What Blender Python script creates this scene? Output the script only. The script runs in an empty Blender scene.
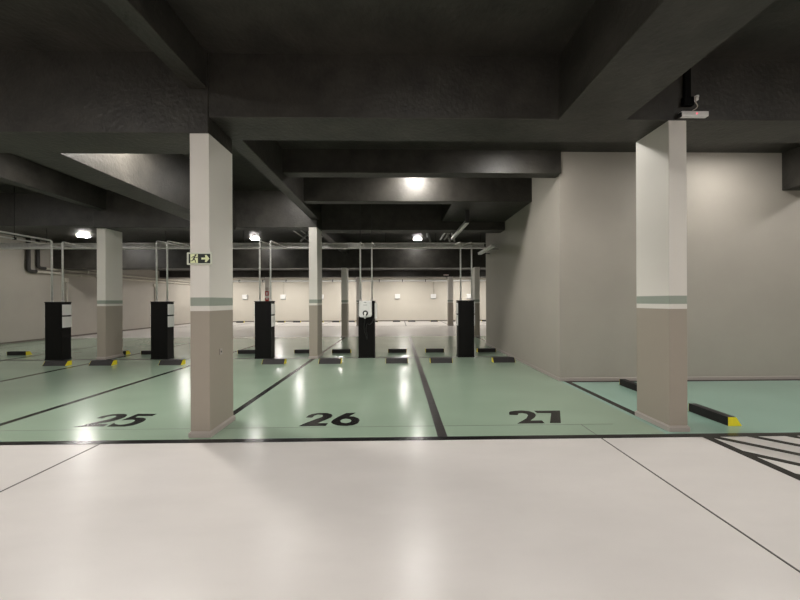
import bpy, bmesh, math, random
from mathutils import Vector, Matrix
random.seed(7)
S = bpy.context.scene
C = S.collection
PI = math.pi

# ------------------------------------------------------------------ materials
def mat(name, col, rough=0.6, metal=0.0, var=0.0, vscale=3.0, bump=0.0, bscale=40.0, spec=0.5,
        rvar=0.0, emit=None, strength=0.0, stretch=(1, 1, 1), col2=None, coat=0.0, coat_rough=0.1, detail=7):
    m = bpy.data.materials.new(name); m.use_nodes = True
    nt = m.node_tree; b = nt.nodes['Principled BSDF']
    b.inputs['Base Color'].default_value = (*col, 1)
    b.inputs['Roughness'].default_value = rough
    b.inputs['Metallic'].default_value = metal
    b.inputs['Specular IOR Level'].default_value = spec
    b.inputs['Coat Weight'].default_value = coat
    b.inputs['Coat Roughness'].default_value = coat_rough
    if emit:
        b.inputs['Emission Color'].default_value = (*emit, 1)
        b.inputs['Emission Strength'].default_value = strength
    if var or bump or rvar:
        tc = nt.nodes.new('ShaderNodeNewGeometry')
        mp = nt.nodes.new('ShaderNodeMapping'); mp.inputs['Scale'].default_value = stretch
        nt.links.new(tc.outputs['Position'], mp.inputs['Vector'])
    if var or rvar:
        nz = nt.nodes.new('ShaderNodeTexNoise')
        nz.inputs['Scale'].default_value = vscale; nz.inputs['Detail'].default_value = detail
        nz.inputs['Roughness'].default_value = 0.62
        nt.links.new(mp.outputs['Vector'], nz.inputs['Vector'])
    if var:
        rp = nt.nodes.new('ShaderNodeValToRGB')
        a = col2 or tuple(c * (1 - var) for c in col)
        z = tuple(min(1, c * (1 + var)) for c in col)
        rp.color_ramp.elements[0].position = 0.3; rp.color_ramp.elements[0].color = (*a, 1)
        rp.color_ramp.elements[1].position = 0.7; rp.color_ramp.elements[1].color = (*z, 1)
        nt.links.new(nz.outputs['Fac'], rp.inputs['Fac'])
        nt.links.new(rp.outputs['Color'], b.inputs['Base Color'])
    if rvar:
        mr = nt.nodes.new('ShaderNodeMapRange')
        mr.inputs['To Min'].default_value = max(0.02, rough - rvar); mr.inputs['To Max'].default_value = rough + rvar
        mr.inputs['From Min'].default_value = 0.3; mr.inputs['From Max'].default_value = 0.7
        nt.links.new(nz.outputs['Fac'], mr.inputs['Value'])
        nt.links.new(mr.outputs['Result'], b.inputs['Roughness'])
    if bump:
        nb = nt.nodes.new('ShaderNodeTexNoise'); nb.inputs['Scale'].default_value = bscale
        nb.inputs['Detail'].default_value = 5
        nt.links.new(mp.outputs['Vector'], nb.inputs['Vector'])
        bp = nt.nodes.new('ShaderNodeBump'); bp.inputs['Strength'].default_value = bump
        bp.inputs['Distance'].default_value = 0.01
        nt.links.new(nb.outputs['Fac'], bp.inputs['Height'])
        nt.links.new(bp.outputs['Normal'], b.inputs['Normal'])
    return m

def banded_paint(name, lower, upper, green, white, z0, z1, z2):
    """pillar paint: taupe to z0, white to z1, green band to z2, off-white above"""
    m = bpy.data.materials.new(name); m.use_nodes = True
    nt = m.node_tree; b = nt.nodes['Principled BSDF']
    b.inputs['Roughness'].default_value = 0.55
    b.inputs['Specular IOR Level'].default_value = 0.35
    g = nt.nodes.new('ShaderNodeNewGeometry'); sx = nt.nodes.new('ShaderNodeSeparateXYZ')
    nt.links.new(g.outputs['Position'], sx.inputs[0])
    prev = None
    base = nt.nodes.new('ShaderNodeRGB'); base.outputs[0].default_value = (*lower, 1)
    prev = base.outputs[0]
    for z, c in ((z0, white), (z1, green), (z2, upper)):
        gt = nt.nodes.new('ShaderNodeMath'); gt.operation = 'GREATER_THAN'; gt.inputs[1].default_value = z
        nt.links.new(sx.outputs['Z'], gt.inputs[0])
        mx = nt.nodes.new('ShaderNodeMix'); mx.data_type = 'RGBA'
        nt.links.new(gt.outputs[0], mx.inputs['Factor'])
        nt.links.new(prev, mx.inputs['A']); mx.inputs['B'].default_value = (*c, 1)
        prev = mx.outputs['Result']
    nt.links.new(prev, b.inputs['Base Color'])
    nz = nt.nodes.new('ShaderNodeTexNoise'); nz.inputs['Scale'].default_value = 120
    nt.links.new(g.outputs['Position'], nz.inputs['Vector'])
    bp = nt.nodes.new('ShaderNodeBump'); bp.inputs['Strength'].default_value = 0.12; bp.inputs['Distance'].default_value = 0.004
    nt.links.new(nz.outputs['Fac'], bp.inputs['Height']); nt.links.new(bp.outputs['Normal'], b.inputs['Normal'])
    return m

M = {}
M['white_floor'] = mat('white_epoxy', (0.595, 0.563, 0.538), 0.28, var=0.03, vscale=2.2, detail=3, spec=0.32, stretch=(0.6, 1.6, 1))
M['green'] = mat('green_epoxy', (0.255, 0.335, 0.252), 0.2, var=0.04, vscale=1.1, detail=1, spec=0.5, stretch=(0.7, 1.3, 1))
M['green_blue'] = mat('blue_green_epoxy', (0.24, 0.365, 0.30), 0.2, var=0.03, vscale=1.1, detail=1, spec=0.5)
M['black_paint'] = mat('black_floor_paint', (0.008, 0.0075, 0.0075), 0.22, var=0.3, vscale=6, spec=0.22)
M['worn_black'] = mat('worn_black_floor_paint', (0.026, 0.023, 0.022), 0.3, var=0.35, vscale=9, spec=0.25)
M['joint'] = mat('joint_sealant', (0.06, 0.055, 0.05), 0.6)
M['green_joint'] = mat('green_joint_sealant', (0.13, 0.16, 0.12), 0.6)
M['ceiling'] = mat('black_painted_concrete', (0.036, 0.033, 0.028), 0.46, var=0.38, vscale=3.2, bump=0.6, bscale=22, spec=0.35)
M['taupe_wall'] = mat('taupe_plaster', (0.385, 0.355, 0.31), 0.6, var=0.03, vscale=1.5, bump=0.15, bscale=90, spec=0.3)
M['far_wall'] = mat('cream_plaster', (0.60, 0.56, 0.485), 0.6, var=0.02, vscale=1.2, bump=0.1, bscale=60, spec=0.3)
M['dark_skirting'] = mat('dark_skirting', (0.13, 0.105, 0.09), 0.5)
M['baseboard'] = mat('taupe_skirting', (0.40, 0.355, 0.325), 0.45, spec=0.4)
M['pillar'] = banded_paint('banded_pillar_paint', (0.345, 0.305, 0.255), (0.70, 0.67, 0.62), (0.30, 0.335, 0.285), (0.70, 0.67, 0.62), 1.305, 1.357, 1.445)
M['cabinet'] = mat('black_cabinet_enamel', (0.004, 0.0035, 0.0035), 0.45, var=0.15, vscale=8, spec=0.18)
M['box_white'] = mat('white_plastic', (0.84, 0.83, 0.81), 0.4, spec=0.4, var=0.01)
M['grey_mark'] = mat('grey_print', (0.38, 0.38, 0.38), 0.5)
M['black_rubber'] = mat('black_rubber', (0.013, 0.011, 0.011), 0.6, var=0.25, vscale=20, bump=0.3, bscale=120, spec=0.4)
M['yellow'] = mat('yellow_plastic', (0.86, 0.72, 0.02), 0.45, var=0.06, vscale=15)
M['galv'] = mat('galvanised_steel', (0.70, 0.69, 0.67), 0.42, metal=0.35, var=0.12, vscale=12)
M['dark_metal'] = mat('dark_metal', (0.02, 0.02, 0.02), 0.5, metal=0.2)
M['cream_pipe'] = mat('cream_pvc', (0.52, 0.48, 0.41), 0.4, spec=0.4)
M['dark_pipe'] = mat('dark_painted_pipe', (0.03, 0.027, 0.024), 0.6)
M['black_plastic'] = mat('black_plastic', (0.008, 0.008, 0.008), 0.4)
M['matte_black'] = mat('matte_black', (0.003, 0.003, 0.003), 0.7, spec=0.08)
M['lamp_white'] = mat('lamp_housing', (0.78, 0.78, 0.76), 0.4)
M['sign_frame'] = mat('sign_frame', (0.66, 0.68, 0.58), 0.35)
M['sign_black'] = mat('sign_black_green', (0.006, 0.012, 0.007), 0.45)
M['sign_glow'] = mat('photoluminescent_cream', (0.78, 0.83, 0.50), 0.5)
M['red'] = mat('sign_red', (0.38, 0.03, 0.022), 0.5)
M['led_red'] = mat('led_red', (0.6, 0.05, 0.08), 0.4, emit=(1, 0.08, 0.15), strength=2.5)

def lampmat(s):
    return mat('opal_diffuser', (0.8, 0.8, 0.8), 0.5, emit=(1.0, 0.965, 0.915), strength=s)

# ------------------------------------------------------------------ mesh helpers
class MB:
    def __init__(s): s.bm = bmesh.new()
    def box(s, x0, x1, y0, y1, z0, z1, bev=0.0, seg=2):
        vs = [s.bm.verts.new(p) for p in ((x0,y0,z0),(x1,y0,z0),(x1,y1,z0),(x0,y1,z0),(x0,y0,z1),(x1,y0,z1),(x1,y1,z1),(x0,y1,z1))]
        fs = [s.bm.faces.new([vs[i] for i in f]) for f in ((0,3,2,1),(4,5,6,7),(0,1,5,4),(1,2,6,5),(2,3,7,6),(3,0,4,7))]
        if bev:
            es = set(e for f in fs for e in f.edges)
            bmesh.ops.bevel(s.bm, geom=list(es), offset=bev, segments=seg, affect='EDGES', profile=0.6)
        return s
    def prism(s, pts, n, axis='z'):
        """extrude a list of 3D points by vector n"""
        a = [s.bm.verts.new(p) for p in pts]; n = Vector(n)
        b = [s.bm.verts.new(Vector(p) + n) for p in pts]
        f = s.bm.faces.new(a); g = s.bm.faces.new(b[::-1])
        k = len(pts)
        for i in range(k):
            s.bm.faces.new((a[i], b[i], b[(i+1) % k], a[(i+1) % k]))
        return s
    def tube(s, pts, r, seg=12, caps=True):
        pts = [Vector(p) for p in pts]; rings = []
        prevu = None
        for i, p in enumerate(pts):
            t = ((pts[min(i+1, len(pts)-1)] - pts[max(i-1, 0)])).normalized()
            if prevu is None:
                u = t.orthogonal().normalized()
            else:
                u = (prevu - t * prevu.dot(t)).normalized()
            prevu = u; v = t.cross(u)
            rings.append([s.bm.verts.new(p + r * (math.cos(2*PI*k/seg) * u + math.sin(2*PI*k/seg) * v)) for k in range(seg)])
        for a, b in zip(rings, rings[1:]):
            for k in range(seg):
                f = s.bm.faces.new((a[k], a[(k+1) % seg], b[(k+1) % seg], b[k])); f.smooth = True
        if caps:
            s.bm.faces.new(rings[0][::-1]); s.bm.faces.new(rings[-1])
        return s
    def lathe(s, prof, c=(0,0,0), axis='z', seg=32, close=True):
        """prof: list of (r, h) revolved about axis through c"""
        rings = []
        for r, h in prof:
            ring = []
            for k in range(seg):
                a = 2*PI*k/seg
                if axis == 'z': p = (c[0]+r*math.cos(a), c[1]+r*math.sin(a), c[2]+h)
                else: p = (c[0]+r*math.cos(a), c[1]-h, c[2]+r*math.sin(a))
                ring.append(s.bm.verts.new(p))
            rings.append(ring)
        for a, b in zip(rings, rings[1:]):
            for k in range(seg):
                s.bm.faces.new((a[k], a[(k+1) % seg], b[(k+1) % seg], b[k])).smooth = True
        if close:
            s.bm.faces.new(rings[0][::-1]); s.bm.faces.new(rings[-1])
        return s
    def build(s, name, m, parent=None, loc=None):
        bmesh.ops.recalc_face_normals(s.bm, faces=s.bm.faces[:])
        me = bpy.data.meshes.new(name); s.bm.to_mesh(me); s.bm.free()
        me.materials.append(m)
        o = bpy.data.objects.new(name, me); C.objects.link(o)
        if parent: o.parent = parent
        if loc: o.location = loc
        return o

def rounded(pts, rad=0.05, n=5):
    """round the corners of a polyline"""
    pts = [Vector(p) for p in pts]; out = [pts[0]]
    for i in range(1, len(pts) - 1):
        a, b, c = pts[i-1], pts[i], pts[i+1]
        d1 = (a-b).normalized(); d2 = (c-b).normalized()
        r = min(rad, (a-b).length*0.45, (c-b).length*0.45)
        p, q = b + d1*r, b + d2*r
        for k in range(n+1):
            t = k/n
            out.append((1-t)**2*p + 2*t*(1-t)*b + t*t*q)
    out.append(pts[-1])
    return out

def tag(o, label=None, cat=None, group=None, kind=None):
    if label: o['label'] = label
    if cat: o['category'] = cat
    if group: o['group'] = group
    if kind: o['kind'] = kind
    return o

def thing(name, label, cat, loc=(0,0,0), group=None):
    o = bpy.data.objects.new(name, None); C.objects.link(o)
    o.location = loc; o.empty_display_size = 0.1
    return tag(o, label, cat, group)

def copy_tree(o, loc=None, parent=None):
    c = o.copy(); C.objects.link(c)
    if parent: c.parent = parent
    if loc is not None: c.location = loc
    for ch in [x for x in C.objects if x.parent == o]:
        copy_tree(ch, None, c)
    return c

# ------------------------------------------------------------------ the setting
XL, XR, YN, YF = -13.25, 12.0, -8.0, 23.0
XW, YW, YE = 2.80, 5.66, 10.44            # block of the taupe wall: left face, front face, far end

floor = tag(MB().box(XL, XR, YN, YF, -0.2, 0).build('floor', M['white_floor']), 'glossy off-white epoxy driving aisle and parking floor', kind='structure')
T = 0.0016
g = MB()
g.box(XL, XW, 3.385, YE, 0, T)
g.box(XL, XR, YE, 13.05, 0, T)
tag(g.build('green_coating', M['green'], floor), 'sage green glossy floor coating of the parking bays')
tag(MB().box(XW, XR, 3.385, YW, 0, T).build('green_coating', M['green_blue'], floor), 'bluish green floor coating right of the right pillar')
T2, T3 = 0.0016, 0.0030
def line(x0, x1, y0, y1, label, m='black_paint', name='bay_line', top=T3):
    tag(MB().box(x0, x1, y0, y1, 0.0002, top).build(name, M[m], floor), label)
line(XL, XR, 3.31, 3.39, 'long black line between white aisle and green bays')
line(-2.105, -2.02, 3.93, 13.05, 'black line between bay 25 and bay 26')
line(0.405, 0.505, 3.39, 13.05, 'worn black line between bay 26 and bay 27', 'worn_black')
line(2.865, 2.955, 3.94, YW, 'black line along the right edge of bay 27')
line(2.955, XR, 5.575, YW-0.013, 'black line along the foot of the taupe wall')
line(2.99, 3.08, YE, 13.05, 'black line beyond the taupe wall')
line(-4.60, -4.51, 3.39, 13.05, 'black line on the left of bay 25')
for x in (-7.05, -9.57, -12.1):
    line(x-0.045, x+0.045, 3.39, 13.05, 'black bay line further left')
line(XL, XW, 8.13, 8.23, 'thin dark line under the charging pedestals', 'worn_black')
line(XL, XR, 18.42, 18.48, 'thin grey line in front of the farthest bays', 'green_joint')
for x in (-12.1, -9.57, -7.05, -4.55, -2.06, 0.455, 2.95, 5.4, 7.9):
    line(x-0.03, x+0.03, 18.48, 22.9, 'thin dark line between the farthest bays', 'worn_black')
line(XL, 2.42, 3.68, 3.69, 'hairline joint across the green bays', 'green_joint', 'floor_joint', T3)
line(2.052, 2.064, YN, 3.31, 'dark joint running diagonally to the right in the white floor', 'joint', 'floor_joint')
line(2.054, 2.062, 3.39, 3.68, 'hairline joint crossing bay 27', 'joint', 'floor_joint')
line(-2.95, -2.938, YN, 3.31, 'dark joint at the left in the white floor', 'joint', 'floor_joint')

# hatched no-parking marking at the right
def hatch():
    mb = MB()
    mb.box(3.098, 3.185, 0.4, 3.31, 0.0002, T3)
    tag(mb.build('hatch_border', M['black_paint'], floor), 'black border line of the hatched area')
    for k, c in enumerate((6.525, 6.925, 7.325, 7.725, 8.125, 8.525, 6.125, 5.725, 5.325, 4.925, 4.525)):
        w = 0.052
        pts = []
        # strip c-w < x+y < c+w clipped to x>=3.185, y<=3.31, x<=6, y>=0.4
        poly = [(-5, c-w+5), (c-w+5, -5), (c+w+5, -5), (-5, c+w+5)]
        for ax, sgn, lim in ((0, 1, 3.185), (0, -1, -6.0), (1, 1, 0.4), (1, -1, -3.31)):
            out = []
            for i in range(len(poly)):
                a, b = poly[i], poly[(i+1) % len(poly)]
                da, db = sgn*a[ax]-lim, sgn*b[ax]-lim
                if da >= 0: out.append(a)
                if (da >= 0) != (db >= 0):
                    t = da/(da-db); out.append((a[0]+t*(b[0]-a[0]), a[1]+t*(b[1]-a[1])))
            poly = out
            if len(poly) < 3: break
        if len(poly) < 3: continue
        tag(MB().prism([(p[0], p[1], 0.0002) for p in poly], (0, 0, T3-0.0002)).build('hatch_stripe', M['black_paint'], floor), 'black diagonal stripe of the hatched area')
hatch()

# bay numbers painted on the floor
two_a = [(-3.639,4.042),(-3.635,4.114),(-3.588,4.168),(-3.533,4.19),(-3.512,4.197),(-3.438,4.195),(-3.377,4.167),(-3.345,4.131),(-3.316,4.069),(-3.328,3.986),(-3.362,3.936),(-3.384,3.91),(-3.459,3.867),(-3.441,3.852),(-3.33,3.852),(-3.314,3.772),(-3.486,3.772),(-3.646,3.762),(-3.589,3.811),(-3.563,3.87),(-3.519,3.92),(-3.469,3.981),(-3.459,3.996),(-3.443,4.022),(-3.438,4.061),(-3.443,4.095),(-3.47,4.123),(-3.505,4.131),(-3.540,4.110),(-3.555,4.075),(-3.557,4.033)]
five = [(-3.258,4.189),(-3.011,4.178),(-3.019,4.105),(-3.196,4.11),(-3.183,4.054),(-3.083,4.044),(-3.031,4.016),(-3.002,3.983),(-2.98,3.919),(-2.985,3.857),(-3.005,3.798),(-3.077,3.762),(-3.264,3.768),(-3.277,3.771),(-3.29,3.884),(-3.247,3.845),(-3.185,3.823),(-3.126,3.831),(-3.092,3.87),(-3.096,3.932),(-3.115,3.965),(-3.158,3.985),(-3.216,3.978),(-3.277,3.965)]
two_b = [(-1.111,3.99),(-1.102,4.07),(-1.061,4.122),(-0.981,4.153),(-0.893,4.146),(-0.828,4.104),(-0.804,4.043),(-0.809,3.981),(-0.845,3.925),(-0.928,3.803),(-0.807,3.8),(-0.815,3.718),(-0.969,3.718),(-1.118,3.715),(-1.079,3.795),(-1.03,3.866),(-0.987,3.926),(-0.936,3.985),(-0.915,4.036),(-0.941,4.086),(-0.991,4.091),(-1.026,4.057),(-1.036,3.988)]
six = [(-0.654,4.135),(-0.533,4.146),(-0.57,4.071),(-0.599,4.019),(-0.537,4.007),(-0.476,3.948),(-0.454,3.881),(-0.462,3.786),(-0.511,3.727),(-0.587,3.708),(-0.679,3.723),(-0.744,3.77),(-0.778,3.827),(-0.771,3.907),(-0.73,4.006)]
six_hole = [(-0.681,3.865),(-0.667,3.92),(-0.623,3.942),(-0.572,3.917),(-0.548,3.868),(-0.558,3.82),(-0.6,3.793),(-0.655,3.814)]
two_c = [(1.378,4.085),(1.405,4.128),(1.479,4.156),(1.571,4.165),(1.651,4.14),(1.688,4.075),(1.679,3.997),(1.634,3.918),(1.537,3.812),(1.672,3.812),(1.664,3.724),(1.349,3.724),(1.52,3.888),(1.578,3.989),(1.581,4.042),(1.535,4.069),(1.489,4.063),(1.457,4.0),(1.36,4.013)]
seven = [(1.718,4.149),(2.049,4.147),(1.851,3.728),(1.728,3.731),(1.895,4.058),(1.722,4.067)]
def number(label, polys, holes=()):
    cu = bpy.data.curves.new('tmp', 'CURVE'); cu.dimensions = '2D'; cu.fill_mode = 'FRONT'
    for p in list(polys) + list(holes):
        sp = cu.splines.new('POLY'); sp.points.add(len(p)-1); sp.use_cyclic_u = True
        for q, (x, y) in zip(sp.points, p): q.co = (x, y, 0, 1)
    o = bpy.data.objects.new('tmp', cu); C.objects.link(o)
    dg = bpy.context.evaluated_depsgraph_get(); dg.update()
    me = bpy.data.meshes.new_from_object(o.evaluated_get(dg))
    bpy.data.objects.remove(o); bpy.data.curves.remove(cu)
    bm = bmesh.new(); bm.from_mesh(me); bpy.data.meshes.remove(me)
    for f in bm.faces:
        if f.normal.z < 0: f.normal_flip()
    for v in bm.verts: v.co.z = T3
    me = bpy.data.meshes.new('bay_number'); bm.to_mesh(me); bm.free(); me.materials.append(M['black_paint'])
    n = bpy.data.objects.new('bay_number', me); C.objects.link(n); n.parent = floor
    tag(n, label)
number('black bay number 25 painted on the green floor', [two_a, five])
number('black bay number 26 painted on the green floor', [two_b, six], [six_hole])
number('black bay number 27 painted on the green floor', [two_c, seven])

# ceiling slab (stepped) and its beams
c = MB()
c.box(XL, XR, YN, 5.7, 3.97, 4.4)
c.box(XL, XR, 5.7, 8.9, 4.12, 4.4)
c.box(XL, XR, 8.9, 13.1, 3.70, 4.4)
c.box(XL, XR, 13.1, YF, 3.12, 4.4)
ceiling = tag(c.build('ceiling', M['ceiling']), 'black painted concrete ceiling with deep beams', kind='structure')
def beam(x0, x1, y0, y1, z0, z1, label):
    tag(MB().box(x0, x1, y0, y1, z0, z1, 0.006, 1).build('beam', M['ceiling'], ceiling), label)
beam(XL, -1.95, 3.44, 3.935, 3.14, 4.0, 'deep black beam left of the near left pillar')
beam(-1.952, XR, 3.45, 3.945, 3.31, 4.0, 'deep black main beam between the two near pillars')
beam(-2.15, -1.965, YN, 3.47, 3.60, 4.0, 'black beam running from the near left pillar over the aisle')
beam(1.705, 2.425, YN, 3.46, 3.31, 4.0, 'wide black beam running over the aisle near the right pillar')
beam(-4.48, -3.95, 3.92, 8.12, 3.14, 4.13, 'wide beam with a brightly lit side behind the near left pillar')
beam(-2.125, -1.93, 3.85, 8.15, 3.41, 4.13, 'narrow black beam running back from the near left pillar')
beam(-1.94, XW, 5.59, 5.81, 3.57, 4.13, 'first black cross beam behind the main beam')
beam(-1.94, XW, 6.82, 7.02, 3.46, 4.13, 'second black cross beam behind the main beam')
beam(1.15, XW, 7.01, 8.56, 3.46, 4.13, 'lowered black slab beside the taupe wall')
beam(-1.97, XW, 8.55, 8.95, 3.24, 4.13, 'third black cross beam above the cable tray')
beam(-7.36, -1.965, 8.12, 8.50, 3.21, 4.13, 'black cross beam between the two middle pillars')
beam(XL, -7.35, 8.35, 8.65, 3.30, 4.13, 'black cross beam at the far left')
beam(-7.30, -7.05, 3.88, 8.36, 3.63, 4.13, 'narrow black beam at the upper left')
beam(XL, XR, 12.87, 13.5, 2.695, 3.72, 'black cross beam over the distant pillars')
beam(XL, XR, 18.6, 19.5, 2.765, 3.14, 'farthest black cross beam')
beam(-2.15, -1.95, 8.48, 12.88, 3.25, 3.72, 'black beam running back from the middle pillar')
beam(6.74, 7.3, 3.85, YW+0.02, 3.31, 4.0, 'black beam end at the right edge over the taupe wall')

def wall(name, x0, x1, y0, y1, z0, z1, m, label):
    return tag(MB().box(x0, x1, y0, y1, z0, z1).build(name, M[m]), label, kind='structure')
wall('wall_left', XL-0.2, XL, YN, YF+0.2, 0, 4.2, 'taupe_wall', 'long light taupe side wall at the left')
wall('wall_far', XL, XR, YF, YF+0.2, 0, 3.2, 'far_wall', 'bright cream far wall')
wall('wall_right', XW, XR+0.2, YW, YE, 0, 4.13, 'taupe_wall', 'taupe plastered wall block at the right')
wall('wall_near', XL, XR, YN-0.2, YN, 0, 4.2, 'taupe_wall', 'wall behind the aisle')
w = wall('wall_side', XR, XR+0.2, YN, YW, 0, 4.2, 'taupe_wall', 'side wall at the right end of the aisle')
wall('wall_end', XR, XR+0.2, YE, YF+0.2, 0, 4.2, 'far_wall', 'end wall behind the taupe block')
def base(name, x0, x1, y0, y1, label, m='baseboard'):
    tag(MB().box(x0, x1, y0, y1, 0, 0.06, 0.004, 1).build(name, M[m]), label, kind='structure')
base('baseboard_right', XW-0.014, XW, YW-0.014, YE, 'taupe skirting along the side of the taupe wall')
base('baseboard_front', XW, XR, YW-0.014, YW, 'taupe skirting along the front of the taupe wall')
base('baseboard_left', XL, XL+0.014, YN, YF, 'dark skirting of the left wall', 'dark_skirting')
base('baseboard_far', XL, XR, YF-0.014, YF, 'dark skirting of the far wall', 'dark_skirting')

# ------------------------------------------------------------------ pillars
def pillar(x0, x1, y0, y1, h, label, group=None, neck=None):
    cx, cy = (x0+x1)/2, (y0+y1)/2
    t = thing('concrete_pillar', label, 'pillar', (cx, cy, 0), group)
    a, b = (x1-x0)/2, (y1-y0)/2
    MB().box(-a, a, -b, b, 0, h, 0.006, 2).build('shaft', M['pillar'], t)
    s = MB()
    k = 0.016
    s.box(-a-k, a+k, -b-k, b+k, 0, 0.052, 0.003, 1)
    s.box(-a-0.008, a+0.008, -b-0.008, b+0.008, 0.050, 0.062, 0.003, 1)
    s.build('skirting', M['baseboard'], t)
    if neck:
        tag(MB().box(-a, a, -b, b, h, neck, 0.004, 1).build('capital', M['ceiling'], t), 'black painted top of the pillar')
    return t
p1 = pillar(-2.143, -1.945, 3.445, 3.93, 3.14, 'near left banded pillar carrying the green exit sign', None)
p2 = pillar(2.885, 3.078, 3.455, 3.94, 3.31, 'near right banded pillar in front of the taupe wall')
p3 = pillar(-7.353, -7.143, 8.20, 8.70, 3.21, 'banded pillar at the left between two black charging pedestals')
p4 = pillar(-2.170, -1.969, 8.10, 8.61, 3.21, 'banded pillar near the picture centre behind bay line 25 and 26', neck=3.41)
p5 = pillar(-2.195, -1.985, 12.85, 13.3, 2.70, 'distant banded pillar just right of the central pillar')
p6 = pillar(2.960, 3.160, 12.67, 13.2, 2.70, 'distant banded pillar behind the rightmost charging pedestal')
p7 = pillar(2.840, 3.130, 18.6, 18.9, 2.767, 'farthest banded pillar seen left of the rightmost pedestal')
p8 = pillar(-2.330, -2.05, 18.6, 18.9, 2.767, 'farthest banded pillar seen just left of the pedestal with the charger')
p9 = pillar(-7.43, -7.21, 18.6, 18.9, 2.767, 'farthest banded pillar bearing small red fire signs')
tag(MB().box(0, 0.008, -0.024, 0.024, -0.032, 0.032, 0.003, 2).build('outlet_plate', M['baseboard'], p1, (0.1015, -0.04, 0.855)), 'small outlet plate on the pillar side')
tag(MB().box(0, 0.003, -0.008, 0.008, -0.010, 0.010).build('outlet_socket', M['black_plastic'], p1, (0.1085, -0.04, 0.855)), 'dark socket hole')

# ------------------------------------------------------------------ charging pedestals
def pedestal(cx, label):
    t = thing('charging_pedestal', label, 'charging pedestal', (cx, 8.14, 0), 'charging pedestals')
    b = MB(); b.box(-0.2, 0.2, 0, 0.235, 0.0, 1.395, 0.006, 2)
    b.build('cabinet_body', M['cabinet'], t)
    MB().box(-0.215, 0.215, -0.004, 0.24, 1.395, 1.412, 0.004, 1).build('top_plate', M['cabinet'], t)
    MB().box(-0.206, 0.206, -0.005, 0.24, 0, 0.03, 0.003, 1).build('plinth', M['cabinet'], t)
    MB().box(-0.17, 0.17, -0.003, 0.001, 0.10, 1.33, 0.001, 1).build('front_panel', M['cabinet'], t)
    return t
def junction(t, side, z0, z1, d=0.018):
    x0, x1 = (0.199, 0.2+d) if side > 0 else (-0.2-d, -0.199)
    j = tag(MB().box(x0, x1, 0.012, 0.225, z0, z1, 0.006, 2).build('charger_box', M['box_white'], t), 'white box on the pedestal side')
PX = [-8.34, -5.815, -3.305, -0.775, 1.69]
PL = ['leftmost black charging pedestal, left of the left middle pillar',
      'second black charging pedestal from the left, just left of the exit sign pillar',
      'third black charging pedestal from the left, in front of the red fire signs',
      'black charging pedestal with a white charger on its front',
      'rightmost black charging pedestal, nearest the taupe wall']
peds = []
for i, (x, l) in enumerate(zip(PX, PL)):
    t = pedestal(x, l); peds.append(t)
    if i != 3:
        for sd in (-1, 1):
            junction(t, sd, 1.085, 1.345); junction(t, sd, 0.785, 1.05)
    else:
        junction(t, -1, 1.0, 1.33, 0.014); junction(t, 1, 0.97, 1.345, 0.05)
# wall charger on the front of the fourth pedestal
t = peds[3]
ox = -0.795 - PX[3]
ch = MB()
prof = [(-0.152,1.411),(0.152,1.411),(0.156,1.397),(0.156,1.06),(0.148,1.035),(0.125,1.015),(0.0,0.997),(-0.125,1.015),(-0.148,1.035),(-0.156,1.06),(-0.156,1.397)]
ch.prism([(x+ox, -0.115, z) for x, z in prof], (0, 0.112, 0))
bmesh.ops.bevel(ch.bm, geom=[e for e in ch.bm.edges if all(abs(v.co.y+0.115) < 1e-5 for v in e.verts)], offset=0.014, segments=3, affect='EDGES')
cho = tag(ch.build('wall_charger', M['box_white'], t), 'white wall charger with a round socket')
rz = 1.11; rx = ox + 0.005
rg = MB(); rg.lathe([(0.030,0.115),(0.030,0.128),(0.058,0.128),(0.066,0.120),(0.066,0.113)], (rx, 0, rz), 'y', 32, False)
tag(rg.build('socket_ring', M['black_plastic'], cho), 'black socket ring')
pg = MB(); pg.lathe([(0.031,0.116),(0.033,0.165),(0.030,0.178),(0.012,0.182)], (rx, 0, rz), 'y', 24)
pg.tube(rounded([(rx,-0.165,rz),(rx-0.004,-0.185,rz-0.05),(rx-0.006,-0.17,rz-0.125)],0.03), 0.022, 14)
tag(pg.build('plug', M['box_white'], cho), 'white plug handle')
cb = MB()
pts = [(rx-0.006,-0.17,rz-0.12),(rx-0.012,-0.16,0.90),(rx-0.03,-0.12,0.78),(rx-0.02,-0.09,0.66),(rx+0.01,-0.07,0.55),(rx+0.03,-0.05,0.47),(rx+0.035,-0.03,0.56),(rx+0.01,-0.035,0.72),(rx+0.03,-0.04,0.84),(rx+0.10,-0.05,0.83),(rx+0.17,-0.04,0.90),(rx+0.19,-0.025,0.985)]
def smooth(p, n=5):
    p = [Vector(q) for q in p]; out = []
    for i in range(len(p)-1):
        a, b, c_, d = p[max(i-1,0)], p[i], p[i+1], p[min(i+2,len(p)-1)]
        for k in range(n):
            s_ = k/n
            out.append(0.5*((2*b)+(c_-a)*s_+(2*a-5*b+4*c_-d)*s_*s_+(-a+3*b-3*c_+d)*s_**3))
    out.append(p[-1]); return out
cb.tube(smooth(pts), 0.011, 10)
tag(cb.build('cable', M['black_plastic'], cho), 'black charging cable hanging in loops')
MB().box(ox-0.028, ox+0.028, -0.1165, -0.1145, 1.362, 1.378).build('printed_mark', M['grey_mark'], cho)
MB().box(ox-0.05, ox+0.05, -0.1165, -0.1145, 1.30, 1.312).build('printed_mark', M['grey_mark'], cho)

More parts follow.
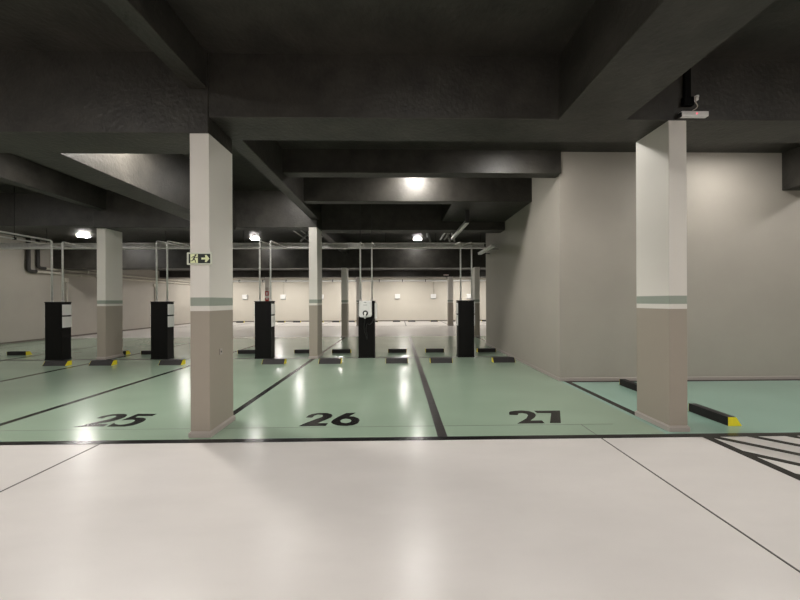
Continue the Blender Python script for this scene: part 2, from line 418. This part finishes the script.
# conduits rising from the pedestals
CY = 8.27
cond = [(-8.50, 'fwd'), (-8.24, 'side'), (-5.96, 'back'), (-5.70, 'back'), (-3.43, 'back'), (-3.165, 'back'),
        (-0.936, 'stub'), (-0.647, 'stub'), (1.578, 'stub'), (1.858, 'stub')]
pos = ['leftmost', 'second from the left', 'third from the left', 'fourth from the left', 'fifth from the left']
cn = ['leftmost pedestal', 'second pedestal from the left', 'pedestal before the red fire signs', 'pedestal with the white charger', 'rightmost pedestal']
for i, (x, k) in enumerate(cond):
    lr = 'left' if i % 2 == 0 else 'right'
    t = thing('conduit_pipe', f'{lr} grey steel conduit rising from the {cn[i//2]}', 'conduit', (x, CY, 1.412), 'conduits of the charging pedestals')
    top = 2.885 - 1.405
    if k == 'fwd': path = [(0,0,0), (0,0,top+0.03), (0,-2.6,top+0.03)]
    elif k == 'side': path = [(0,0,0), (0,0,top), (-0.12,0.45,top), (-0.12,0.95,top)]
    elif k == 'back': path = [(0,0,0), (0,0,top+0.02), (0,0.985,top+0.06)]
    else: path = [(0,0,0), (0,0,top-0.02), (0,0.35,top+0.02), (0,0.985,top+0.08)]
    MB().tube(rounded(path, 0.06), 0.019, 12).build('tube', M['galv'], t)
    MB().lathe([(0.026,0),(0.030,0.004),(0.030,0.03),(0.022,0.034)], (0,0,0), 'z', 16).build('collar', M['galv'], t)
    cp = MB()
    cp.tube([(0,0,top-0.13),(0,0,top-0.08)], 0.024, 12)
    cp.build('coupling', M['galv'], t)
    if i in (6, 7):
        MB().tube([(0,0.0,top), (0,0.0,4.12-1.405)], 0.006, 8).build('hanger_rod', M['dark_metal'], t)

# cable tray crossing behind the pillars
t = thing('cable_tray', 'long perforated grey steel cable tray crossing above the charging pedestals', 'cable tray', (0, 9.42, 2.90))
b = MB()
x0, x1 = XL+0.02, 2.50
b.box(x0, x1, -0.075, 0.075, 0.0, 0.006)
b.box(x0, x1, -0.078, -0.072, 0.0, 0.035); b.box(x0, x1, 0.072, 0.078, 0.0, 0.15)
b.box(x0, x1, -0.078, -0.072, 0.125, 0.15)
b.build('tray_body', M['galv'], t)
r = MB(); x = x0; prev = None
while x < x1 - 0.02:
    q = [r.bm.verts.new((xx, -0.0765, zz)) for xx in (x, x+0.045) for zz in (0.03, 0.045, 0.115, 0.13)]
    for k in range(3): r.bm.faces.new((q[k], q[k+1], q[k+5], q[k+4]))
    if prev:
        r.bm.faces.new((prev[4], prev[5], q[1], q[0])); r.bm.faces.new((prev[6], prev[7], q[3], q[2]))
    prev = q; x += 0.085
ps = tag(r.build('perforated_side', M['galv'], t), 'slotted side strip of the tray')
so = ps.modifiers.new('thickness', 'SOLIDIFY'); so.thickness = 0.003
for x in (-11.6, -9.9, -6.6, -4.4, -2.6, -0.35, 1.1, 2.4):
    zt = 3.25 if False else 3.70
    MB().tube([(x, 0.078, 0.0), (x, 0.078, zt-2.90)], 0.006, 8).build('hanger_rod', M['dark_metal'], t)
for k in range(4):
    yy = -0.045+0.03*k
    cb = MB().tube([(x0+0.1, yy, 0.022+0.006*(k%2)), (-6, yy+0.006, 0.022), (-1.5, yy-0.004, 0.026), (x1-0.1, yy, 0.022)], 0.012, 8)
    tag(cb.build('cable', M['black_plastic'], t), 'dark cable lying in the tray')

# second conduit run at the left
t = thing('ceiling_conduit', 'thin grey conduit at the upper left running beside the leftmost pedestal conduits', 'conduit', (-9.0, 7.0, 2.9))
MB().tube([(0,-1.5,0),(0,2.35,0)], 0.019, 10).build('tube', M['galv'], t)
MB().box(-0.03,0.03,0.9,0.94,-0.025,0.035,0.003,1).build('clip', M['dark_metal'], t)
MB().tube([(0,0.92,0.03),(0,0.92,1.22)],0.006,8).build('hanger_rod', M['dark_metal'], t)
for x, l in ((-2.62, 'short curved grey conduit under the ceiling left of the middle pillar'), (1.05, 'curved grey conduit beside the ceiling lamp in the middle')):
    t = thing('ceiling_conduit', l, 'conduit', (x, 11.0, 3.66))
    MB().tube(rounded([(0,0.6,0),(-0.1,-0.5,0),(-0.12,-0.75,-0.12),(-0.12,-1.6,-0.55)],0.15), 0.028, 10).build('tube', M['galv'], t)
    MB().box(-0.16,0.06,-0.35,-0.25,-0.03,0.05,0.004,1).build('junction_box', M['black_plastic'], t)
for dx, lr in ((0, 'left'), (0.14, 'right')):
    t = thing('ceiling_conduit', lr + ' of two grey conduits slanting under the ceiling right of the middle lamp', 'conduit', (1.55, 11.0, 3.62))
    MB().tube(rounded([(dx,0.9,0),(dx,-0.6,0),(dx-0.05,-1.5,-0.5)],0.12), 0.028, 10).build('tube', M['galv'], t)
for dx, lr in ((0, 'left'), (0.25, 'right')):
    t = thing('ceiling_conduit', lr + ' of two thin grey conduits under the ceiling left of the middle pillar', 'conduit', (-3.3, 10.9, 3.64))
    MB().tube([(dx,1.5,0),(dx,-1.6,0)], 0.02, 10).build('tube', M['galv'], t)
# duct near the right wall
t = thing('cable_duct', 'square grey cable duct hanging under the dark slab beside the taupe wall', 'cable duct', (1.58, 7.45, 3.195))
MB().box(-0.045, 0.045, 0, 2.1, -0.035, 0.035, 0.006, 1).build('trunking', M['galv'], t)
MB().box(-0.045, 0.045, -0.02, 0.05, -0.03, 0.263, 0.004, 1).build('riser', M['dark_metal'], t)

# ------------------------------------------------------------------ pipes on the left and far walls
def wall_pipe(y, z, zt, r, label):
    t = thing('wall_pipe', label, 'pipe', (XL+r+0.03, y, z))
    MB().tube(rounded([(0, 0.05, 0), (0, 22.6-y, 0)], 0.1), r*0.72, 14).build('pipe_run', M['cream_pipe'], t)
    MB().tube(rounded([(0, 0.25, 0), (0, 0, 0), (0, 0, zt-z)], 0.16, 7), r, 16).build('riser', M['dark_pipe'], t)
    for k in range(1, 6): MB().box(-0.03-r, r*0.8, 1.9*k, 1.9*k+0.05, -r*0.85, r*0.85, 0.004, 1).build('pipe_clamp', M['cream_pipe'], t)
wall_pipe(12.0, 2.52, 3.70, 0.062, 'dark pipe bending down the left wall into a cream run, lower of two')
wall_pipe(12.32, 2.67, 3.70, 0.055, 'dark pipe bending down the left wall into a cream run, upper of two')
for y, z0, l in ((13.4, 0.1, 'small grey junction box with conduit on the left wall behind the leftmost pedestal'), (18.2, 0.1, 'small grey junction box with conduit on the left wall behind the second pedestal')):
    t = thing('junction_box', l, 'junction box', (XL, y, 2.28))
    MB().box(0, 0.06, -0.09, 0.09, -0.07, 0.09, 0.008, 2).build('box', M['cream_pipe'], t)
    MB().tube([(0.03,0.04,-0.06),(0.03,0.04,z0-2.28)], 0.028, 10).build('conduit', M['cream_pipe'], t)
t = thing('wall_pipe', 'long white pipe running along the top of the far wall', 'pipe', (0, 22.86, 2.80))
MB().tube([(XL+0.3,0,0),(XR-0.3,0,0)], 0.055, 14).build('pipe_run', M['lamp_white'], t)
x = -12.5
while x < 7:
    MB().box(x, x+0.04, -0.06, 0.14, -0.075, 0.1, 0.003, 1).build('pipe_clamp', M['dark_metal'], t); x += 1.6

# charger boxes on the far wall
t0 = None
ws = [(-10.53, False, 'white charger box on the far wall, leftmost beside the near left pillar'),
      (-7.92, True, 'white charger box with conduit on the far wall, between third pedestal and middle pillar'),
      (-5.32, False, 'white charger box on the far wall, partly hidden right of the middle pillar'),
      (-0.03, False, 'white charger box on the far wall, right of the pedestal with the charger'),
      (2.47, True, 'white charger box with conduit on the far wall, left of the farthest right pillar'),
      (4.98, False, 'white charger box on the far wall, behind the rightmost pedestal conduits')]
for x, cd, l in ws:
    if t0 is None:
        t = t0 = thing('wall_charger', l, 'charger', (x, YF, 1.71), 'charger boxes on the far wall')
        MB().box(-0.18, 0.18, -0.13, 0, -0.13, 0.17, 0.02, 3).build('charger_body', M['box_white'], t)
        MB().box(-0.15, 0.15, -0.10, 0, -0.18, -0.131, 0.008, 1).build('lower_cover', M['grey_mark'], t)
    else:
        t = copy_tree(t0, (x, YF, 1.71)); t['label'] = l
    if cd:
        MB().tube([(0.03,-0.03,0.16),(0.03,-0.03,1.06)], 0.025, 10).build('conduit', M['cream_pipe'], t)

# ------------------------------------------------------------------ wheel stops
def stop_mesh(t, slope):
    """length along local x; slope -1: slanted face towards -y, +1: slanted face towards +y"""
    L = 0.25
    if slope < 0: sec = [(0,0),(0.155,0),(0.155,0.098),(0.065,0.098)]
    else: sec = [(0,0),(0.155,0),(0.09,0.098),(0,0.098)]
    MB().prism([(-L+0.004, y, z) for y, z in sec], (2*L-0.008, 0, 0)).build('rubber_block', M['black_rubber'], t)
    for sx in (-1, 1):
        a = sx*L - (0.005 if sx > 0 else 0)
        k = [(y*0.985+0.001, z*0.985) for y, z in sec]
        tag(MB().prism([(a, y, z) for y, z in k], (0.005, 0, 0)).build('end_cap', M['yellow'], t), 'yellow reflective end cap')
    for q in (-0.15, 0.15):
        yy = 0.11 if slope < 0 else 0.045
        MB().lathe([(0.012,0.0975),(0.012,0.0995)], (q, yy, 0), 'z', 12).build('fixing_bolt', M['dark_metal'], t)

near = [(-9.19, 'at the left picture edge'), (-7.58, 'in front of the leftmost charging pedestal'),
        (-6.58, 'in front of the left middle pillar'), (-5.06, 'in front of the second charging pedestal'),
        (-2.79, 'below the third pedestal, left of the central pillar'), (-1.53, 'right of the central pillar, left of the charger pedestal'),
        (-0.03, 'right of the charger pedestal, left of the worn line'), (0.975, 'just right of the worn line beyond number 27'),
        (2.40, 'beside the skirting of the taupe wall')]
far = [(-10.1, 'left of the leftmost pedestal'), (-7.49, 'half hidden behind the left middle pillar'),
       (-6.6, 'half hidden behind the second pedestal'), (-4.05, 'half hidden behind the third pedestal'),
       (-2.54, 'half hidden behind the central pillar'), (-1.53, 'between central pillar and charger pedestal'),
       (-0.02, 'right of the charger pedestal'), (0.995, 'left of the rightmost pedestal, right of the worn line'),
       (2.41, 'behind the rightmost pedestal, near the taupe wall')]
ends = [(-10.5, 'left of the third pedestal'), (-7.8, 'just right of the third pedestal'), (-6.75, 'second right of the third pedestal'),
        (-5.25, 'peeking out right of the central pillar'), (-4.15, 'between central and distant pillar'), (-3.12, 'just left of the charger pedestal'),
        (-1.6, 'just right of the charger pedestal'), (-0.1, 'left of the dark line in mid picture'), (0.92, 'right of the dark line in mid picture'),
        (2.43, 'left of the farthest right pillar'), (3.6, 'at the foot of the farthest right pillar'), (5.9, 'beside the end of the taupe wall')]
src = thing('wheel_stop', 'near black wheel stop with yellow end ' + near[0][1], 'wheel stop', (near[0][0], 7.40, T), 'wheel stops of the near bays')
stop_mesh(src, -1)
for x, l in near[1:]:
    o = copy_tree(src, (x, 7.40, T)); o['label'] = 'near black wheel stop ' + l
src2 = thing('wheel_stop', 'second row wheel stop '  + far[0][1], 'wheel stop', (far[0][0], 8.92, T), 'wheel stops of the second row')
stop_mesh(src2, 1)
for x, l in far[1:]:
    o = copy_tree(src2, (x, 8.92, T)); o['label'] = 'second row wheel stop '  + l
for x, l in ends:
    o = copy_tree(src, (x, 22.1, 0)); o['label'] = 'tiny farthest row wheel stop '  + l; o['group'] = 'wheel stops at the far wall'
for y, l in ((3.835, 'black wheel stop with bright yellow end right of the near right pillar'), (5.13, 'black wheel stop mostly hidden behind the near right pillar by the wall')):
    o = copy_tree(src2, (3.65, y, T)); o['label'] = l; o['group'] = 'wheel stops right of the pillar'
    o.rotation_euler = (0, 0, -PI/2)

# ------------------------------------------------------------------ exit sign on the near left pillar
t = thing('exit_sign', 'green exit sign with running figure and arrow on the near left pillar', 'exit sign', (-2.040, 3.444, 1.845))
W, H = 0.128, 0.064
MB().box(-W, W, -0.012, 0, -H, H, 0.010, 3).build('sign_frame', M['sign_frame'], t)
MB().box(-0.108, 0.112, -0.0135, -0.011, -0.048, 0.048).build('sign_face', M['sign_black'], t)
MB().box(-0.090, -0.014, -0.0150, -0.013, -0.046, 0.046).build('pictogram_panel', M['sign_glow'], t)
def flat(poly, y0, name, m, label=None):
    o = MB().prism([(x, y0, z) for x, z in poly], (0, -0.0012, 0)).build(name, M[m], t)
    if label: tag(o, label)
flat([(0.022,0.010),(0.062,0.010),(0.058,0.036),(0.076,0.036),(0.104,0.0),(0.076,-0.036),(0.058,-0.036),(0.062,-0.010),(0.022,-0.010)], -0.0132, 'arrow', 'sign_glow', 'cream arrow pointing right')
rn = MB()
def seg(a, b, w0, w1):
    a, b = Vector((a[0],0,a[1])), Vector((b[0],0,b[1])); d = (b-a).normalized(); n = Vector((-d.z,0,d.x))
    y = -0.0148
    pts = [a+n*w0, a-n*w0, b-n*w1, b+n*w1]
    rn.prism([(p.x, y, p.z) for p in pts], (0,-0.0014,0))
rn.lathe([(0.0085,0.0148),(0.0085,0.0162)], (-0.038,0,0.033), 'y', 16)
seg((-0.044,0.022),(-0.056,-0.006),0.008,0.007)     # trunk
seg((-0.044,0.020),(-0.026,0.008),0.004,0.003); seg((-0.026,0.008),(-0.016,0.014),0.003,0.003)
seg((-0.046,0.022),(-0.066,0.018),0.004,0.003); seg((-0.066,0.018),(-0.076,0.006),0.003,0.003)
seg((-0.054,-0.004),(-0.040,-0.018),0.0055,0.004); seg((-0.040,-0.018),(-0.034,-0.042),0.004,0.003)
seg((-0.057,-0.004),(-0.066,-0.022),0.0055,0.004); seg((-0.066,-0.022),(-0.088,-0.026),0.004,0.003)
tag(rn.build('running_figure', M['sign_black'], t), 'dark running figure')
MB().prism([(-0.028,-0.0148,0.046),(-0.034,-0.0148,0.046),(-0.034,-0.0148,0.030),(-0.028,-0.0148,0.030)], (0,-0.0012,0)).build('door_mark', M['sign_black'], t)

# fire signs on the farthest pillar
for z, l, kind in ((1.86, 'upper small red fire sign on the farthest left pillar', 0), (1.47, 'lower small red fire sign on the farthest left pillar', 1)):
    t = thing('fire_sign', l, 'fire sign', (-7.32, 18.60, z), 'red fire signs on the farthest pillar')
    MB().box(-0.10, 0.10, -0.008, 0, -0.13, 0.13, 0.004, 1).build('sign_plate', M['red'], t)
    if kind == 0: MB().box(-0.03, 0.03, -0.010, -0.007, -0.08, 0.07, 0.02, 2).build('pictogram', M['box_white'], t)
    else: MB().prism([(-0.05,-0.0075,0.11),(0.05,-0.0075,0.11),(0.0,-0.0075,0.02)], (0,-0.002,0)).build('pictogram', M['box_white'], t)
t = thing('fire_sign', 'small beige notice above the red fire signs on the farthest left pillar', 'sign', (-7.32, 18.60, 2.10))
MB().box(-0.09,0.09,-0.008,0,-0.08,0.08,0.004,1).build('sign_plate', M['baseboard'], t)
MB().box(-0.07,0.07,-0.0095,-0.007,-0.05,0.05).build('pictogram', M['cream_pipe'], t)

# ------------------------------------------------------------------ emergency lights and outlet
def emergency(loc, label, rot=0, sc=1.0):
    t = thing('emergency_light', label, 'emergency light', loc, 'emergency lights')
    MB().box(-0.145, 0.145, -0.050, 0, -0.027, 0.027, 0.009, 3).build('housing', M['box_white'], t)
    MB().box(-0.128, 0.128, -0.054, -0.048, -0.016, 0.014, 0.004, 2).build('lens', M['lamp_white'], t)
    l = MB(); l.lathe([(0.007,0.052),(0.006,0.057),(0.002,0.058)], (0.01,0,-0.004), 'y', 12)
    tag(l.build('indicator', M['led_red'], t), 'small red indicator')
    MB().box(-0.158, -0.141, -0.05, 0, -0.034, 0.012, 0.003, 1).build('end_clip', M['dark_metal'], t)
    t.rotation_euler = (0, 0, rot); t.scale = (sc,)*3
    return t
emergency((3.128, 3.452, 3.355), 'white emergency light with red indicator above the near right pillar')
t = thing('cable_trunking', 'short pale trunking running along the taupe wall where the cable tray ends', 'trunking', (2.57, 8.85, 2.87))
MB().box(-0.055, 0.055, 0, 1.45, -0.03, 0.03, 0.006, 2).build('trunking_body', M['box_white'], t)
tag(MB().box(-0.062, 0.062, -0.004, 1.454, 0.026, 0.040, 0.004, 1).build('cover', M['galv'], t), 'grey cover')
for yy in (0.25, 1.15):
    MB().box(0.055, 0.229, yy-0.02, yy+0.02, -0.045, -0.03, 0.002, 1).build('bracket', M['dark_metal'], t)
emergency((2.72, 18.598, 2.86), 'distant white emergency light on the farthest beam', 0, 1.0)

t = thing('power_outlet', 'black outlet box with white plug on the main beam above the emergency light', 'power outlet', (3.12, 3.45, 3.49))
MB().box(-0.105, 0.0, -0.045, 0, -0.045, 0.045, 0.006, 2).build('outlet_box', M['matte_black'], t)
MB().box(-0.088, -0.022, -0.032, 0, 0.044, 0.48, 0.003, 1).build('duct_strip', M['matte_black'], t)
pl = MB(); pl.box(-0.002, 0.040, -0.055, -0.012, 0.002, 0.050, 0.008, 2)
pl.box(0.028, 0.058, -0.04, -0.025, 0.045, 0.066, 0.004, 1)
tag(pl.build('plug', M['box_white'], t), 'white plug')
cb = MB(); cb.tube(smooth([(0.02,-0.057,0.03),(0.005,-0.055,0.03),(0.0,-0.058,-0.02),(0.02,-0.058,-0.06),(0.012,-0.05,-0.085),(-0.015,-0.035,-0.10)]), 0.0045, 8)
tag(cb.build('cord', M['cream_pipe'], t), 'white cord down to the emergency light')

# ------------------------------------------------------------------ ceiling lamps
P = 330.0
lampm = {}
def lamp(x, y, z, s, label, group, r=0.15, glow=False):
    if s not in lampm: lampm[s] = lampmat(s)
    t = thing('ceiling_lamp', label, 'lamp', (x, y, z), group)
    if glow:
        MB().lathe([(r*0.9,0.0),(r*0.9,-0.02),(r*0.8,-0.02)], (0,0,0), 'z', 32, True).build('housing', M['lamp_white'], t)
        d = MB(); d.lathe([(r*0.96,-0.018),(r,-0.022),(r,-0.034),(r*0.93,-0.042),(0.002,-0.046)], (0,0,0), 'z', 32, True)
        tag(d.build('diffuser', lampm[s], t), 'glowing opal diffuser')
        return t
    h = MB(); h.lathe([(r*0.55,0.0),(r*1.08,0.0),(r*1.08,-0.030),(r*1.0,-0.036),(r*1.0,-0.030),(r*0.55,-0.03)], (0,0,0), 'z', 32, True)
    h.build('housing', M['lamp_white'], t)
    d = MB(); d.lathe([(r*0.985,-0.033),(r*0.97,-0.040),(r*0.6,-0.046),(0.002,-0.048)], (0,0,0), 'z', 32, True)
    tag(d.build('diffuser', lampm[s], t), 'glowing opal diffuser')
    return t
G1 = 'ceiling lamps over the aisle'
for x, y in [(a, b) for a in (-9.0, -4.2, 0.3, 5.0, 9.8) for b in (0.5, -4.6)]:
    lamp(x, y, 3.97, P*(0.8 if y > 0 else 1.1), 'round white ceiling lamp over the white driving aisle', G1)
G2 = 'ceiling lamps hidden behind the main beam'
for x in (-9.5, -3.58, 1.95, 5.45, 8.3):
    lamp(x, 4.68, 3.97, P*(1.2 if x == -3.58 else 0.45), 'round white ceiling lamp hidden behind the main beam', G2)
lamp(0.38, 6.44, 4.12, P*0.85, 'round ceiling lamp throwing a bright spot on the second cross beam', None)
lamp(-2.55, 7.2, 4.12, P*0.28, 'round ceiling lamp hidden behind the narrow beam left of the middle pillar', None)
for x in (-6.0, -10.5):
    lamp(x, 5.95, 4.12, P*0.4, 'round white ceiling lamp hidden between the beams at the left', 'ceiling lamps hidden at the left')
lamp(-10.8, 11.55, 3.70, P*0.5, 'lit round ceiling lamp left of the left middle pillar', None, 0.17, True)
lamp(-5.17, 12.06, 3.70, P*0.25, 'lit round ceiling lamp just right of the near left pillar', None, 0.15, True)
lamp(0.73, 12.14, 3.70, P*0.25, 'lit round ceiling lamp above the cable tray in the picture centre', None, 0.15, True)
lamp(7.2, 12.1, 3.70, P*0.6, 'round ceiling lamp hidden behind the taupe wall', None)
G3 = 'ceiling lamps hidden behind the distant beams'
for x in (-10.6, -4.95, 0.3, 5.8):
    lamp(x, 16.6, 3.12, P*0.42, 'round white ceiling lamp hidden behind the distant cross beam', G3)
for x in (-11.5, -7.5, -3.6, 0.4, 4.4, 8.4):
    lamp(x, 20.9, 3.12, P*1.15, 'round white ceiling lamp hidden near the far wall', 'ceiling lamps near the far wall')

# ------------------------------------------------------------------ world, camera, view
wd = bpy.data.worlds.new('World'); S.world = wd; wd.use_nodes = True
wd.node_tree.nodes['Background'].inputs[0].default_value = (0, 0, 0, 1)
cam = bpy.data.cameras.new('camera'); co = bpy.data.objects.new('camera', cam); C.objects.link(co)
cam.sensor_width = 36; cam.lens = 36*330/800
cam.shift_x = -4/800; cam.shift_y = 1/800
cam.clip_start = 0.05; cam.clip_end = 200
TH = math.atan(0.0185); RO = math.radians(0.23)
co.location = (0, 0, 1.4)
co.matrix_world = Matrix.Translation((0, 0, 1.4)) @ Matrix.Rotation(-TH, 4, 'Z') @ Matrix.Rotation(PI/2, 4, 'X') @ Matrix.Rotation(-RO, 4, 'Z')
S.camera = co
S.view_settings.view_transform = 'Standard'; S.view_settings.look = 'None'
S.view_settings.gamma = 1; S.view_settings.use_curve_mapping = False
S.view_settings.exposure = 0.35
